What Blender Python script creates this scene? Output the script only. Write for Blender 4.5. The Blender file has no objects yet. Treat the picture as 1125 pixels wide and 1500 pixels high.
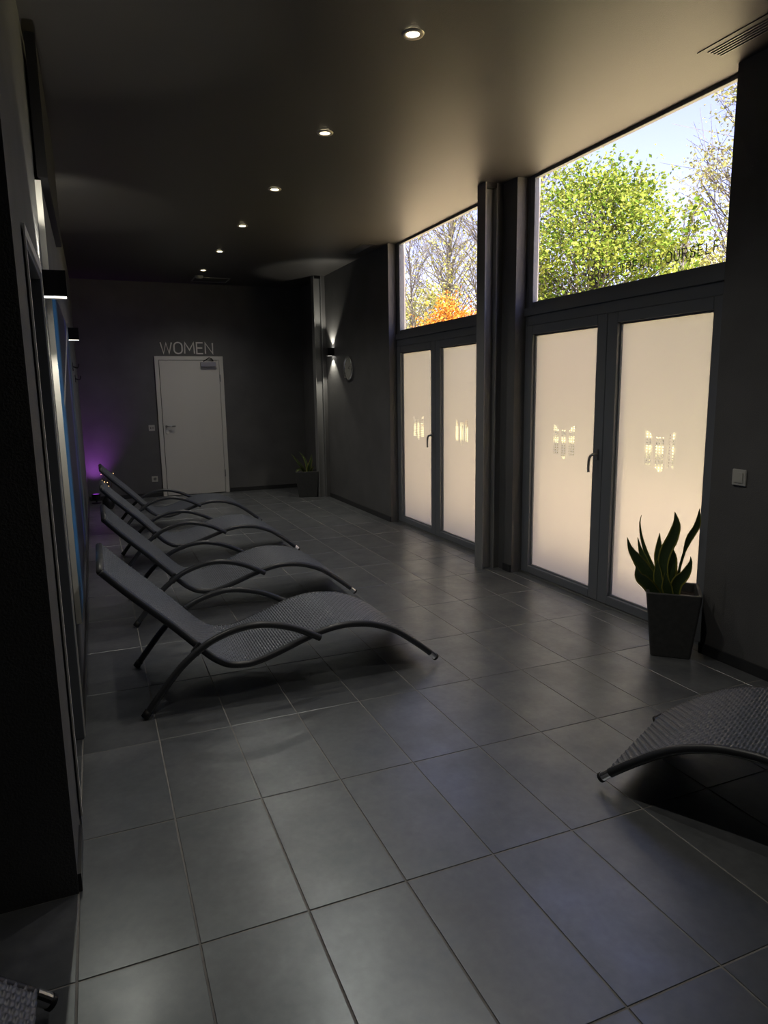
import bpy, bmesh, math, random
from mathutils import Vector, Matrix

# ------------------------------------------------------------------ camera, sky, sun, exposure
scene = bpy.context.scene
COL = scene.collection
random.seed(7)

cam_d = bpy.data.cameras.new('camera')
cam_d.sensor_fit = 'VERTICAL'
cam_d.sensor_height = 36.0
cam_d.lens = 1014.59 / 1500 * 36.0
cam_d.clip_start = 0.05
cam_d.clip_end = 400
cam = bpy.data.objects.new('camera', cam_d)
COL.objects.link(cam)
PITCH, ROLL, YAW = -0.172531, -0.0150414, 0.391996
fw = Vector((math.sin(YAW) * math.cos(PITCH), math.cos(YAW) * math.cos(PITCH), math.sin(PITCH)))
rt = fw.cross(Vector((0, 0, 1))).normalized()
up = rt.cross(fw)
rt2 = rt * math.cos(ROLL) + up * math.sin(ROLL)
up2 = -rt * math.sin(ROLL) + up * math.cos(ROLL)
cam.matrix_world = Matrix(((rt2.x, up2.x, -fw.x, 0.14988), (rt2.y, up2.y, -fw.y, -1.68504),
                           (rt2.z, up2.z, -fw.z, 1.43787), (0, 0, 0, 1)))
scene.camera = cam

world = bpy.data.worlds.new('sky')
scene.world = world
world.use_nodes = True
wn = world.node_tree
wn.nodes.clear()
w_out = wn.nodes.new('ShaderNodeOutputWorld')
w_bg = wn.nodes.new('ShaderNodeBackground')
w_sky = wn.nodes.new('ShaderNodeTexSky')
w_sky.sky_type = 'NISHITA'
w_sky.sun_disc = False
w_sky.sun_elevation = math.radians(50)
w_sky.sun_rotation = math.radians(200)
w_sky.air_density = 1.0
w_sky.dust_density = 1.2
w_sky.ozone_density = 1.6
w_hs = wn.nodes.new('ShaderNodeHueSaturation')
w_hs.inputs['Saturation'].default_value = 0.8
wn.links.new(w_sky.outputs[0], w_hs.inputs['Color'])
w_tint = wn.nodes.new('ShaderNodeMixRGB'); w_tint.blend_type = 'MULTIPLY'; w_tint.inputs['Fac'].default_value = 1.0
w_tint.inputs['Color2'].default_value = (1.0, 0.83, 1.10, 1)
wn.links.new(w_hs.outputs[0], w_tint.inputs['Color1'])
wn.links.new(w_tint.outputs[0], w_bg.inputs['Color'])
w_bg.inputs['Strength'].default_value = 0.15
wn.links.new(w_bg.outputs[0], w_out.inputs['Surface'])

sun_d = bpy.data.lights.new('sun', 'SUN')
sun_d.energy = 13.8
sun_d.color = (1.0, 0.9, 0.76)
sun_d.angle = math.radians(0.6)
sun = bpy.data.objects.new('sun', sun_d)
COL.objects.link(sun)
# the sun stands high over the building, behind the camera: no direct beam falls through the windows
sun_from = Vector((-0.10, -0.62, 0.78)).normalized()
sun.rotation_euler = sun_from.to_track_quat('Z', 'Y').to_euler()

vs = scene.view_settings
vs.view_transform = 'Standard'
vs.look = 'None'
vs.exposure = 1.38
vs.gamma = 1.0
vs.use_curve_mapping = False
cy = scene.cycles
cy.use_denoising = True
cy.max_bounces = 10
cy.diffuse_bounces = 5
cy.glossy_bounces = 4
cy.transmission_bounces = 6
cy.transparent_max_bounces = 12
cy.sample_clamp_indirect = 6.0
cy.caustics_reflective = False
cy.caustics_refractive = False

# ------------------------------------------------------------------ materials
def mat(name, col, rough=0.5, metal=0.0, spec=0.5, noise=None, bump=None, emit=None, coat=0.0):
    """noise = (scale, amount): mottled colour; bump = (scale, strength): fine relief"""
    m = bpy.data.materials.new(name)
    m.use_nodes = True
    nt = m.node_tree
    b = nt.nodes['Principled BSDF']
    b.inputs['Base Color'].default_value = (*col, 1)
    b.inputs['Roughness'].default_value = rough
    b.inputs['Metallic'].default_value = metal
    b.inputs['Specular IOR Level'].default_value = spec
    b.inputs['Coat Weight'].default_value = coat
    tc = nt.nodes.new('ShaderNodeTexCoord')
    if noise:
        n = nt.nodes.new('ShaderNodeTexNoise')
        n.inputs['Scale'].default_value = noise[0]
        n.inputs['Detail'].default_value = 6
        nt.links.new(tc.outputs['Object'], n.inputs['Vector'])
        r = nt.nodes.new('ShaderNodeValToRGB')
        a = noise[1]
        r.color_ramp.elements[0].position = 0.3
        r.color_ramp.elements[1].position = 0.7
        r.color_ramp.elements[0].color = (*[c * (1 - a) for c in col], 1)
        r.color_ramp.elements[1].color = (*[min(1, c * (1 + a)) for c in col], 1)
        nt.links.new(n.outputs['Fac'], r.inputs['Fac'])
        nt.links.new(r.outputs['Color'], b.inputs['Base Color'])
    if bump:
        n2 = nt.nodes.new('ShaderNodeTexNoise')
        n2.inputs['Scale'].default_value = bump[0]
        n2.inputs['Detail'].default_value = 4
        nt.links.new(tc.outputs['Object'], n2.inputs['Vector'])
        bp = nt.nodes.new('ShaderNodeBump')
        bp.inputs['Strength'].default_value = bump[1]
        bp.inputs['Distance'].default_value = 0.01
        nt.links.new(n2.outputs['Fac'], bp.inputs['Height'])
        nt.links.new(bp.outputs['Normal'], b.inputs['Normal'])
    if emit:
        b.inputs['Emission Color'].default_value = (*emit[0], 1)
        b.inputs['Emission Strength'].default_value = emit[1]
    return m

WALL = (0.145, 0.146, 0.147)
M = {}
M['wall'] = mat('wall_paint', WALL, 0.62, noise=(3.0, 0.12), bump=(160, 0.25))
M['ceiling'] = mat('ceiling_paint', (0.050, 0.048, 0.046), 0.47, spec=0.7, noise=(2.0, 0.05), bump=(220, 0.12))
M['frame'] = mat('anthracite_frame', (0.19, 0.205, 0.23), 0.42)
M['steel'] = mat('painted_steel', (0.28, 0.285, 0.285), 0.38)
M['base'] = mat('baseboard_paint', (0.035, 0.036, 0.038), 0.4)
M['grout'] = mat('grout', (0.32, 0.312, 0.295), 0.85, noise=(20, 0.2))
M['black'] = mat('black_lacquer', (0.012, 0.012, 0.013), 0.35)
M['rubber'] = mat('rubber', (0.012, 0.012, 0.012), 0.6)
M['chrome'] = mat('chrome', (0.82, 0.82, 0.83), 0.14, metal=1.0)
M['alu'] = mat('brushed_aluminium', (0.42, 0.42, 0.42), 0.35, metal=0.9)
M['white'] = mat('white_plastic', (0.62, 0.62, 0.58), 0.4)
M['door'] = mat('door_white', (0.80, 0.79, 0.74), 0.45, noise=(1.5, 0.02))
M['sign'] = mat('sign_letters', (0.90, 0.89, 0.84), 0.5)
M['wicker'] = mat('black_wicker', (0.105, 0.120, 0.145), 0.30, spec=1.0, noise=(60, 0.25))
M['rail'] = mat('wicker_wrap', (0.045, 0.048, 0.054), 0.38)
M['pot'] = mat('planter_plastic', (0.075, 0.076, 0.074), 0.5, noise=(40, 0.15), bump=(300, 0.1))
M['soil'] = mat('soil', (0.03, 0.022, 0.016), 0.95, noise=(60, 0.4), bump=(80, 0.6))
M['light_trim'] = mat('plaster_jamb', (0.75, 0.73, 0.70), 0.8)
M['paving'] = mat('terrace_paving', (0.62, 0.50, 0.36), 0.9, noise=(1.2, 0.2))
M['lawn'] = mat('lawn', (0.34, 0.31, 0.15), 0.95, noise=(2, 0.35))
M['bark'] = mat('bark', (0.095, 0.085, 0.08), 0.9, noise=(8, 0.35))
M['roof'] = mat('roof_edge', (0.25, 0.25, 0.25), 0.7)
M['led'] = mat('led_lens', (0.9, 0.85, 0.7), 0.3, emit=((1.0, 0.86, 0.55), 9.0))
M['diffuser'] = mat('lamp_diffuser', (0.9, 0.9, 0.85), 0.4, emit=((1.0, 0.95, 0.85), 2.2))
M['ring'] = mat('downlight_ring', (0.45, 0.40, 0.36), 0.35, metal=0.6)
M['purple'] = mat('purple_led', (0.4, 0.1, 0.6), 0.3, emit=((0.45, 0.06, 0.9), 0.4))
M['warm_bulb'] = mat('warm_bulb', (1, 0.7, 0.4), 0.3, emit=((1.0, 0.6, 0.25), 1.6))
M['twig'] = mat('dry_twig', (0.10, 0.07, 0.04), 0.8)
M['clockface'] = mat('clock_face', (0.55, 0.55, 0.48), 0.5)
M['etch'] = mat('etched_letters', (0.12, 0.12, 0.10), 0.7)
M['slot'] = mat('vent_dark', (0.02, 0.022, 0.026), 0.5)
M['heater'] = mat('heater_black', (0.010, 0.010, 0.011), 0.5)

def tile_material():
    m = bpy.data.materials.new('floor_tile'); m.use_nodes = True
    nt = m.node_tree; b = nt.nodes['Principled BSDF']
    tc = nt.nodes.new('ShaderNodeTexCoord'); geo = nt.nodes.new('ShaderNodeNewGeometry')
    oi = nt.nodes.new('ShaderNodeObjectInfo')
    wv = nt.nodes.new('ShaderNodeMath'); wv.operation = 'MULTIPLY'; wv.inputs[1].default_value = 23.0
    nt.links.new(oi.outputs['Random'], wv.inputs[0])
    n1 = nt.nodes.new('ShaderNodeTexNoise'); n1.inputs['Scale'].default_value = 4.5; n1.inputs['Detail'].default_value = 8
    n1.inputs['Roughness'].default_value = 0.62
    n2 = nt.nodes.new('ShaderNodeTexNoise'); n2.inputs['Scale'].default_value = 38; n2.inputs['Detail'].default_value = 6
    for n in (n1, n2):
        n.noise_dimensions = '4D'; nt.links.new(geo.outputs['Position'], n.inputs['Vector']); nt.links.new(wv.outputs[0], n.inputs['W'])
    b.inputs['IOR'].default_value = 2.7; b.inputs['Specular Tint'].default_value = (0.84, 0.93, 1.0, 1)
    r = nt.nodes.new('ShaderNodeValToRGB')
    r.color_ramp.elements[0].position = 0.36; r.color_ramp.elements[0].color = (0.075, 0.080, 0.085, 1)
    r.color_ramp.elements[1].position = 0.66; r.color_ramp.elements[1].color = (0.165, 0.171, 0.179, 1)
    nt.links.new(n1.outputs['Fac'], r.inputs['Fac'])
    fm = nt.nodes.new('ShaderNodeMapRange'); fm.inputs['From Min'].default_value = 0.25; fm.inputs['From Max'].default_value = 0.75
    fm.inputs['To Min'].default_value = 0.8; fm.inputs['To Max'].default_value = 1.2
    nt.links.new(n2.outputs['Fac'], fm.inputs['Value'])
    mx = nt.nodes.new('ShaderNodeVectorMath'); mx.operation = 'SCALE'
    nt.links.new(r.outputs['Color'], mx.inputs[0]); nt.links.new(fm.outputs[0], mx.inputs['Scale'])
    br = nt.nodes.new('ShaderNodeMapRange'); br.inputs['To Min'].default_value = 0.9; br.inputs['To Max'].default_value = 1.1
    nt.links.new(oi.outputs['Random'], br.inputs['Value'])
    mm = nt.nodes.new('ShaderNodeVectorMath'); mm.operation = 'SCALE'
    nt.links.new(mx.outputs[0], mm.inputs[0]); nt.links.new(br.outputs[0], mm.inputs['Scale'])
    nt.links.new(mm.outputs[0], b.inputs['Base Color'])
    rr = nt.nodes.new('ShaderNodeMath'); rr.operation = 'MULTIPLY_ADD'; rr.inputs[1].default_value = -0.40; rr.inputs[2].default_value = 0.53
    rm = nt.nodes.new('ShaderNodeMath'); rm.operation = 'MAXIMUM'; rm.inputs[1].default_value = 0.30
    nt.links.new(n1.outputs['Fac'], rr.inputs[0]); nt.links.new(rr.outputs[0], rm.inputs[0]); nt.links.new(rm.outputs[0], b.inputs['Roughness'])
    bp = nt.nodes.new('ShaderNodeBump'); bp.inputs['Strength'].default_value = 0.12; bp.inputs['Distance'].default_value = 0.004
    nt.links.new(n2.outputs['Fac'], bp.inputs['Height']); nt.links.new(bp.outputs['Normal'], b.inputs['Normal'])
    return m
M['tile'] = tile_material()

def clear_glass():
    m = bpy.data.materials.new('clear_glass'); m.use_nodes = True
    nt = m.node_tree; nt.nodes.clear()
    o = nt.nodes.new('ShaderNodeOutputMaterial'); t = nt.nodes.new('ShaderNodeBsdfTransparent')
    g = nt.nodes.new('ShaderNodeBsdfGlossy'); g.inputs['Roughness'].default_value = 0.0
    lw = nt.nodes.new('ShaderNodeLayerWeight'); lw.inputs['Blend'].default_value = 0.5
    pw = nt.nodes.new('ShaderNodeMath'); pw.operation = 'POWER'; pw.inputs[1].default_value = 5.0
    f = nt.nodes.new('ShaderNodeMath'); f.operation = 'MULTIPLY_ADD'; f.inputs[1].default_value = 0.7; f.inputs[2].default_value = 0.03
    nt.links.new(lw.outputs['Facing'], pw.inputs[0]); nt.links.new(pw.outputs[0], f.inputs[0])
    x = nt.nodes.new('ShaderNodeMixShader')
    t.inputs['Color'].default_value = (0.98, 0.99, 0.985, 1)
    nt.links.new(f.outputs[0], x.inputs[0]); nt.links.new(t.outputs[0], x.inputs[1]); nt.links.new(g.outputs[0], x.inputs[2])
    nt.links.new(x.outputs[0], o.inputs['Surface'])
    return m
M['glass'] = clear_glass()

def frosted(name, dots=False):
    """frosted film scatters the daylight; dots=True: clear strip printed with a grid of small frosted dots"""
    m = bpy.data.materials.new(name); m.use_nodes = True
    nt = m.node_tree; nt.nodes.clear()
    o = nt.nodes.new('ShaderNodeOutputMaterial')
    tr = nt.nodes.new('ShaderNodeBsdfTranslucent'); tr.inputs['Color'].default_value = (0.33, 0.328, 0.296, 1)
    df = nt.nodes.new('ShaderNodeBsdfDiffuse'); df.inputs['Color'].default_value = (0.55, 0.54, 0.50, 1)
    x = nt.nodes.new('ShaderNodeMixShader'); x.inputs[0].default_value = 0.18
    nt.links.new(tr.outputs[0], x.inputs[1]); nt.links.new(df.outputs[0], x.inputs[2])
    rf = nt.nodes.new('ShaderNodeBsdfRefraction'); rf.inputs['Color'].default_value = (0.37, 0.366, 0.338, 1)
    rf.inputs['Roughness'].default_value = 0.55; rf.inputs['IOR'].default_value = 1.2
    x2 = nt.nodes.new('ShaderNodeMixShader'); x2.inputs[0].default_value = 0.22
    nt.links.new(x.outputs[0], x2.inputs[1]); nt.links.new(rf.outputs[0], x2.inputs[2])
    x = x2
    last = x
    if dots:
        tp = nt.nodes.new('ShaderNodeBsdfTransparent'); tp.inputs['Color'].default_value = (0.95, 0.95, 0.93, 1)
        half = nt.nodes.new('ShaderNodeMixShader'); half.inputs[0].default_value = 0.16
        nt.links.new(x.outputs[0], half.inputs[1]); nt.links.new(tp.outputs[0], half.inputs[2])
        tc = nt.nodes.new('ShaderNodeTexCoord')
        vm = nt.nodes.new('ShaderNodeVectorMath'); vm.operation = 'MULTIPLY'; vm.inputs[1].default_value = (0, 1 / 0.026, 1 / 0.018)
        fr = nt.nodes.new('ShaderNodeVectorMath'); fr.operation = 'FRACTION'
        sb = nt.nodes.new('ShaderNodeVectorMath'); sb.operation = 'SUBTRACT'; sb.inputs[1].default_value = (0, 0.5, 0.5)
        sc = nt.nodes.new('ShaderNodeVectorMath'); sc.operation = 'MULTIPLY'; sc.inputs[1].default_value = (0, 1.4, 1)
        ln = nt.nodes.new('ShaderNodeVectorMath'); ln.operation = 'LENGTH'
        gt = nt.nodes.new('ShaderNodeMath'); gt.operation = 'LESS_THAN'; gt.inputs[1].default_value = 0.24
        nt.links.new(tc.outputs['Object'], vm.inputs[0]); nt.links.new(vm.outputs[0], fr.inputs[0])
        nt.links.new(fr.outputs[0], sb.inputs[0]); nt.links.new(sb.outputs[0], sc.inputs[0]); nt.links.new(sc.outputs[0], ln.inputs[0])
        nt.links.new(ln.outputs['Value'], gt.inputs[0])
        y = nt.nodes.new('ShaderNodeMixShader')
        nt.links.new(gt.outputs[0], y.inputs[0]); nt.links.new(half.outputs[0], y.inputs[1]); nt.links.new(tp.outputs[0], y.inputs[2])
        last = y
    nt.links.new(last.outputs[0], o.inputs['Surface'])
    return m
M['film'] = frosted('frosted_film')
M['logo'] = frosted('logo_strip', True)

def leaf_material(name, c1, c2, transl=0.4):
    m = bpy.data.materials.new(name); m.use_nodes = True
    nt = m.node_tree; nt.nodes.clear()
    o = nt.nodes.new('ShaderNodeOutputMaterial'); geo = nt.nodes.new('ShaderNodeNewGeometry')
    r = nt.nodes.new('ShaderNodeValToRGB')
    r.color_ramp.elements[0].color = (*c1, 1); r.color_ramp.elements[1].color = (*c2, 1)
    nt.links.new(geo.outputs['Random Per Island'], r.inputs['Fac'])
    d = nt.nodes.new('ShaderNodeBsdfDiffuse'); t = nt.nodes.new('ShaderNodeBsdfTranslucent')
    nt.links.new(r.outputs[0], d.inputs['Color']); nt.links.new(r.outputs[0], t.inputs['Color'])
    x = nt.nodes.new('ShaderNodeMixShader'); x.inputs[0].default_value = transl
    nt.links.new(d.outputs[0], x.inputs[1]); nt.links.new(t.outputs[0], x.inputs[2])
    nt.links.new(x.outputs[0], o.inputs['Surface'])
    return m
M['leaf_green'] = leaf_material('leaf_green', (0.055, 0.115, 0.012), (0.30, 0.33, 0.07))
M['leaf_pale'] = leaf_material('leaf_pale', (0.20, 0.22, 0.08), (0.42, 0.40, 0.18))
M['leaf_yellow'] = leaf_material('leaf_yellow', (0.18, 0.20, 0.035), (0.46, 0.42, 0.13))
M['leaf_orange'] = leaf_material('leaf_orange', (0.34, 0.11, 0.015), (0.58, 0.25, 0.05))

def snake_leaf_material():
    """dark green blade with a yellow margin: the margin follows the blade's own width coordinate (UV)"""
    m = bpy.data.materials.new('snake_plant_leaf'); m.use_nodes = True
    nt = m.node_tree; b = nt.nodes['Principled BSDF']
    uv = nt.nodes.new('ShaderNodeUVMap'); sp = nt.nodes.new('ShaderNodeSeparateXYZ')
    nt.links.new(uv.outputs[0], sp.inputs[0])
    a = nt.nodes.new('ShaderNodeMath'); a.operation = 'ABSOLUTE'; nt.links.new(sp.outputs['X'], a.inputs[0])
    r = nt.nodes.new('ShaderNodeValToRGB'); r.color_ramp.elements[0].position = 0.70; r.color_ramp.elements[1].position = 0.80
    n = nt.nodes.new('ShaderNodeTexNoise'); n.inputs['Scale'].default_value = 25
    g = nt.nodes.new('ShaderNodeValToRGB')
    g.color_ramp.elements[0].color = (0.035, 0.070, 0.028, 1); g.color_ramp.elements[1].color = (0.10, 0.15, 0.055, 1)
    nt.links.new(n.outputs['Fac'], g.inputs['Fac']); nt.links.new(a.outputs[0], r.inputs['Fac'])
    mx = nt.nodes.new('ShaderNodeMixRGB'); nt.links.new(r.outputs[0], mx.inputs['Fac'])
    nt.links.new(g.outputs[0], mx.inputs['Color1']); mx.inputs['Color2'].default_value = (0.34, 0.33, 0.06, 1)
    nt.links.new(mx.outputs[0], b.inputs['Base Color']); b.inputs['Roughness'].default_value = 0.4
    return m
M['snake'] = snake_leaf_material()

def mural_material():
    """flat print: midnight blue ground, bright blue edge line, one white diagonal stroke, faint streaks; pieces of print only"""
    m = bpy.data.materials.new('mural_print'); m.use_nodes = True
    nt = m.node_tree; b = nt.nodes['Principled BSDF']
    tc = nt.nodes.new('ShaderNodeTexCoord'); sp = nt.nodes.new('ShaderNodeSeparateXYZ')
    nt.links.new(tc.outputs['Object'], sp.inputs[0])
    r = nt.nodes.new('ShaderNodeValToRGB'); mr = nt.nodes.new('ShaderNodeMapRange')
    mr.inputs['From Min'].default_value = 0.0; mr.inputs['From Max'].default_value = 2.45
    nt.links.new(sp.outputs['Y'], mr.inputs['Value']); nt.links.new(mr.outputs[0], r.inputs['Fac'])
    cr = r.color_ramp
    cr.elements[0].position = 0.0; cr.elements[0].color = (0.04, 0.28, 0.62, 1)
    e = cr.elements.new(0.10); e.color = (0.05, 0.32, 0.75, 1)
    e = cr.elements.new(0.22); e.color = (0.02, 0.03, 0.06, 1)
    e = cr.elements.new(0.62); e.color = (0.03, 0.025, 0.07, 1)
    e = cr.elements.new(0.72); e.color = (0.06, 0.10, 0.45, 1)
    e = cr.elements.new(0.80); e.color = (0.03, 0.03, 0.08, 1)
    cr.elements[-1].position = 1.0; cr.elements[-1].color = (0.03, 0.14, 0.24, 1)
    nt.links.new(r.outputs[0], b.inputs['Base Color']); b.inputs['Roughness'].default_value = 0.35
    return m
M['mural'] = mural_material()

# ------------------------------------------------------------------ mesh helpers
class MB:
    """collects shapes; build() links them as ONE mesh object"""
    def __init__(s): s.v = []; s.f = []; s.uv = None; s.smooth = False
    def box(s, x0, x1, y0, y1, z0, z1):
        n = len(s.v)
        s.v += [(x, y, z) for z in (z0, z1) for y in (y0, y1) for x in (x0, x1)]
        s.f += [tuple(n + i for i in q) for q in ((0, 2, 3, 1), (4, 5, 7, 6), (0, 1, 5, 4), (2, 6, 7, 3), (0, 4, 6, 2), (1, 3, 7, 5))]
        return s
    def prism(s, pts, d):
        """polygon pts (list of Vector) extruded by vector d"""
        n = len(s.v); k = len(pts); d = Vector(d)
        s.v += [tuple(p) for p in pts] + [tuple(Vector(p) + d) for p in pts]
        s.f += [tuple(n + i for i in reversed(range(k))), tuple(n + k + i for i in range(k))]
        s.f += [(n + i, n + (i + 1) % k, n + k + (i + 1) % k, n + k + i) for i in range(k)]
        return s
    def tube(s, path, rad, seg=8, ripple=0.0, pitch=0.012, caps=True):
        path = [Vector(p) for p in path]
        if not callable(rad): r0 = rad; rad = lambda t: r0
        n0 = len(s.v); L = 0.0; nrm = None
        for i, p in enumerate(path):
            a = path[max(0, i - 1)]; b = path[min(len(path) - 1, i + 1)]
            t = (b - a).normalized()
            if nrm is None:
                nrm = t.cross(Vector((0, 0, 1)) if abs(t.z) < 0.9 else Vector((1, 0, 0))).normalized()
            nrm = (nrm - t * nrm.dot(t)).normalized(); bn = t.cross(nrm)
            if i: L += (p - path[i - 1]).length
            r = rad(i / max(1, len(path) - 1))
            for k in range(seg):
                th = 2 * math.pi * k / seg
                rr = r * (1 + ripple * math.cos(2 * math.pi * L / pitch) * (1 if k % 2 else -1))
                s.v.append(tuple(p + (nrm * math.cos(th) + bn * math.sin(th)) * rr))
        for i in range(len(path) - 1):
            for k in range(seg):
                a = n0 + i * seg + k; b = n0 + i * seg + (k + 1) % seg
                s.f.append((a, b, b + seg, a + seg))
        if caps:
            s.f.append(tuple(n0 + k for k in reversed(range(seg))))
            s.f.append(tuple(n0 + (len(path) - 1) * seg + k for k in range(seg)))
        return s
    def lathe(s, prof, seg=24, axis='z', at=(0, 0, 0), caps=True):
        """prof: list of (radius, height)"""
        n0 = len(s.v)
        for r, h in prof:
            for k in range(seg):
                th = 2 * math.pi * k / seg; a, b = r * math.cos(th), r * math.sin(th)
                p = {'z': (a, b, h), 'x': (h, a, b), 'y': (a, h, b)}[axis]
                s.v.append((p[0] + at[0], p[1] + at[1], p[2] + at[2]))
        for i in range(len(prof) - 1):
            for k in range(seg):
                a = n0 + i * seg + k; b = n0 + i * seg + (k + 1) % seg
                s.f.append((a, b, b + seg, a + seg))
        if not caps: return s
        if prof[0][0] > 1e-6: s.f.append(tuple(n0 + k for k in reversed(range(seg))))
        if prof[-1][0] > 1e-6 and prof[0][0] > 1e-6: s.f.append(tuple(n0 + (len(prof) - 1) * seg + k for k in range(seg)))
        return s
    def mesh(s, name, m, smooth=False, bevel=0.0, weld=False):
        me = bpy.data.meshes.new(name)
        me.from_pydata(s.v, [], s.f)
        bm = bmesh.new(); bm.from_mesh(me)
        if weld: bmesh.ops.remove_doubles(bm, verts=bm.verts, dist=1e-6)
        bmesh.ops.recalc_face_normals(bm, faces=bm.faces)
        if bevel: bmesh.ops.bevel(bm, geom=list(bm.edges), offset=bevel, segments=2, affect='EDGES', clamp_overlap=True)
        bm.to_mesh(me); bm.free()
        if smooth:
            for p in me.polygons: p.use_smooth = True
        me.materials.append(M[m] if isinstance(m, str) else m)
        return me
    def build(s, name, m, parent=None, loc=(0, 0, 0), **kw):
        return link(name, s.mesh(name, m, **kw), parent, loc)

def link(name, me, parent=None, loc=(0, 0, 0), rot=(0, 0, 0)):
    o = bpy.data.objects.new(name, me); COL.objects.link(o)
    o.location = loc; o.rotation_euler = rot
    if parent: o.parent = parent
    return o
def tag(o, label=None, cat=None, group=None, kind=None):
    if label: o['label'] = label
    if cat: o['category'] = cat
    if group: o['group'] = group
    if kind: o['kind'] = kind
    return o
def thing(name, label, cat, loc=(0, 0, 0), rz=0, group=None):
    o = link(name, None, None, loc, (0, 0, rz))
    return tag(o, label, cat, group)
def copy_tree(o, parent=None):
    c = o.copy(); COL.objects.link(c); c.parent = parent
    for ch in o.children: copy_tree(ch, c)
    return c
def smooth_path(pts, n):
    """Catmull-Rom through pts, then n+1 points at even arc length"""
    P = [Vector(p) for p in pts]; P = [P[0] * 2 - P[1]] + P + [P[-1] * 2 - P[-2]]
    d = []
    for i in range(1, len(P) - 2):
        for k in range(24):
            t = k / 24; a, b, c, e = P[i - 1], P[i], P[i + 1], P[i + 2]
            d.append(0.5 * ((2 * b) + (c - a) * t + (2 * a - 5 * b + 4 * c - e) * t * t + (3 * b - a - 3 * c + e) * t ** 3))
    d.append(P[-2])
    acc = [0]
    for i in range(1, len(d)): acc.append(acc[-1] + (d[i] - d[i - 1]).length)
    out = []; j = 0
    for i in range(n + 1):
        s = acc[-1] * i / n
        while j < len(acc) - 2 and acc[j + 1] < s: j += 1
        f = (s - acc[j]) / max(1e-9, acc[j + 1] - acc[j]); out.append(d[j].lerp(d[j + 1], min(1, f)))
    return out

def spot(name, parent, loc, direction, energy, color, size_deg, blend=0.3, radius=0.02):
    l = bpy.data.lights.new(name, 'SPOT'); l.energy = energy; l.color = color
    l.spot_size = math.radians(size_deg); l.spot_blend = blend; l.shadow_soft_size = radius
    o = bpy.data.objects.new(name, l); COL.objects.link(o); o.location = loc
    o.rotation_euler = (-Vector(direction)).to_track_quat('Z', 'Y').to_euler()
    if parent: o.parent = parent
    return o

# ------------------------------------------------------------------ room
H = 2.955          # ceiling height
XR = 3.125         # right wall face
XF = 3.205         # window frame face
YB = 8.62          # back wall face
OPEN = ((1.0, 2.88), (3.42, 5.30))   # window openings in the right wall
TW, TD = 0.3, 0.5985

floor = tag(MB().box(-2.5, 3.33, -4.0, YB, -0.15, -0.0022).build('floor', 'grout'), 'dark grey rectangular tiled floor with pale joints', kind='structure')
tile_meshes = {}
def tile(x0, x1, y0, y1):
    w, d = round(x1 - x0, 4), round(y1 - y0, 4)
    if w < 0.02 or d < 0.02: return
    if (w, d) not in tile_meshes:
        g = 0.0026; mb = MB()
        b = 0.0012
        mb.v = [(g, g, -0.01), (w - g, g, -0.01), (w - g, d - g, -0.01), (g, d - g, -0.01),
                (g, g, -b), (w - g, g, -b), (w - g, d - g, -b), (g, d - g, -b),
                (g + b, g + b, 0), (w - g - b, g + b, 0), (w - g - b, d - g - b, 0), (g + b, d - g - b, 0)]
        mb.f = [(8, 9, 10, 11)] + [(k, (k + 1) % 4, 4 + (k + 1) % 4, 4 + k) for k in range(4)] + [(4 + k, 4 + (k + 1) % 4, 8 + (k + 1) % 4, 8 + k) for k in range(4)]
        tile_meshes[(w, d)] = mb.mesh('tile', 'tile')
    link('tile', tile_meshes[(w, d)], floor, (x0, y0, random.uniform(-0.0004, 0.0)))
for j in range(-3, 15):
    y0, y1 = j * TD, min((j + 1) * TD, YB)
    for i in range(0, 10):
        tile(i * TW, (i + 1) * TW, y0, y1)
    tile(3.0, XR, y0, y1)
    for a, b in OPEN:                      # strips running into the window recesses
        s, e = max(a, y0), min(b, y1)
        if e - s > 0.02: tile(XR, XF, s, e)
    if j <= 0:
        for i in range(-4, 0): tile(i * TW, (i + 1) * TW, y0, min(y1, 0.34))
tile(-0.2, 0.0, 0.66, 1.197); tile(-0.2, 0.0, 1.197, 1.37)
rest = MB()
for j in range(-7, -3):
    for i in range(-8, 11):
        x1 = min((i + 1) * TW, XR)
        rest.box(i * TW + .002, x1 - .002, j * TD + .002, (j + 1) * TD - .002, -0.01, 0)
for j in range(-3, 1):
    for i in range(-8, -4):
        rest.box(i * TW + .002, (i + 1) * TW - .002, j * TD + .002, min((j + 1) * TD, 0.34) - .002, -0.01, 0)
tag(rest.build('tile_field', 'tile', floor), kind='stuff')

ceiling = tag(MB().box(-2.6, 3.255, -4.1, YB + .15, H, H + 0.2).build('ceiling', 'ceiling'), 'dark painted ceiling with a row of downlights', kind='structure')
wr = MB()
for a, b in ((-4.1, OPEN[0][0]), (OPEN[0][1], OPEN[1][0]), (OPEN[1][1], YB)):
    wr.box(XR, 3.30, a, b, -0.15, H)
tag(wr.build('wall_right', 'wall'), 'charcoal painted wall between and beside the tall windows', kind='structure')
tag(MB().box(-0.2, 3.32, YB, YB + 0.15, -0.15, H).build('wall_back', 'wall'), 'charcoal end wall with the white door', kind='structure')
wl = MB()
wl.box(-0.2, 0, 0.34, 0.66, -0.15, H).box(-0.2, 0, 1.37, YB, -0.15, H).box(-0.2, 0, 0.66, 1.37, 1.905, H)
tag(wl.build('wall_left', 'wall'), 'charcoal side wall with doorway, mural and wall lamps', kind='structure')
tag(MB().box(-2.6, -0.2, 0.34, 0.5, -0.15, H).build('wall_alcove', 'wall'), 'black wall end beside the alcove', kind='structure')
tag(MB().box(-2.65, -2.5, -4.1, 0.34, -0.15, H).build('wall_alcove_side', 'wall'), 'dark far wall of the alcove', kind='structure')
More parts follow.
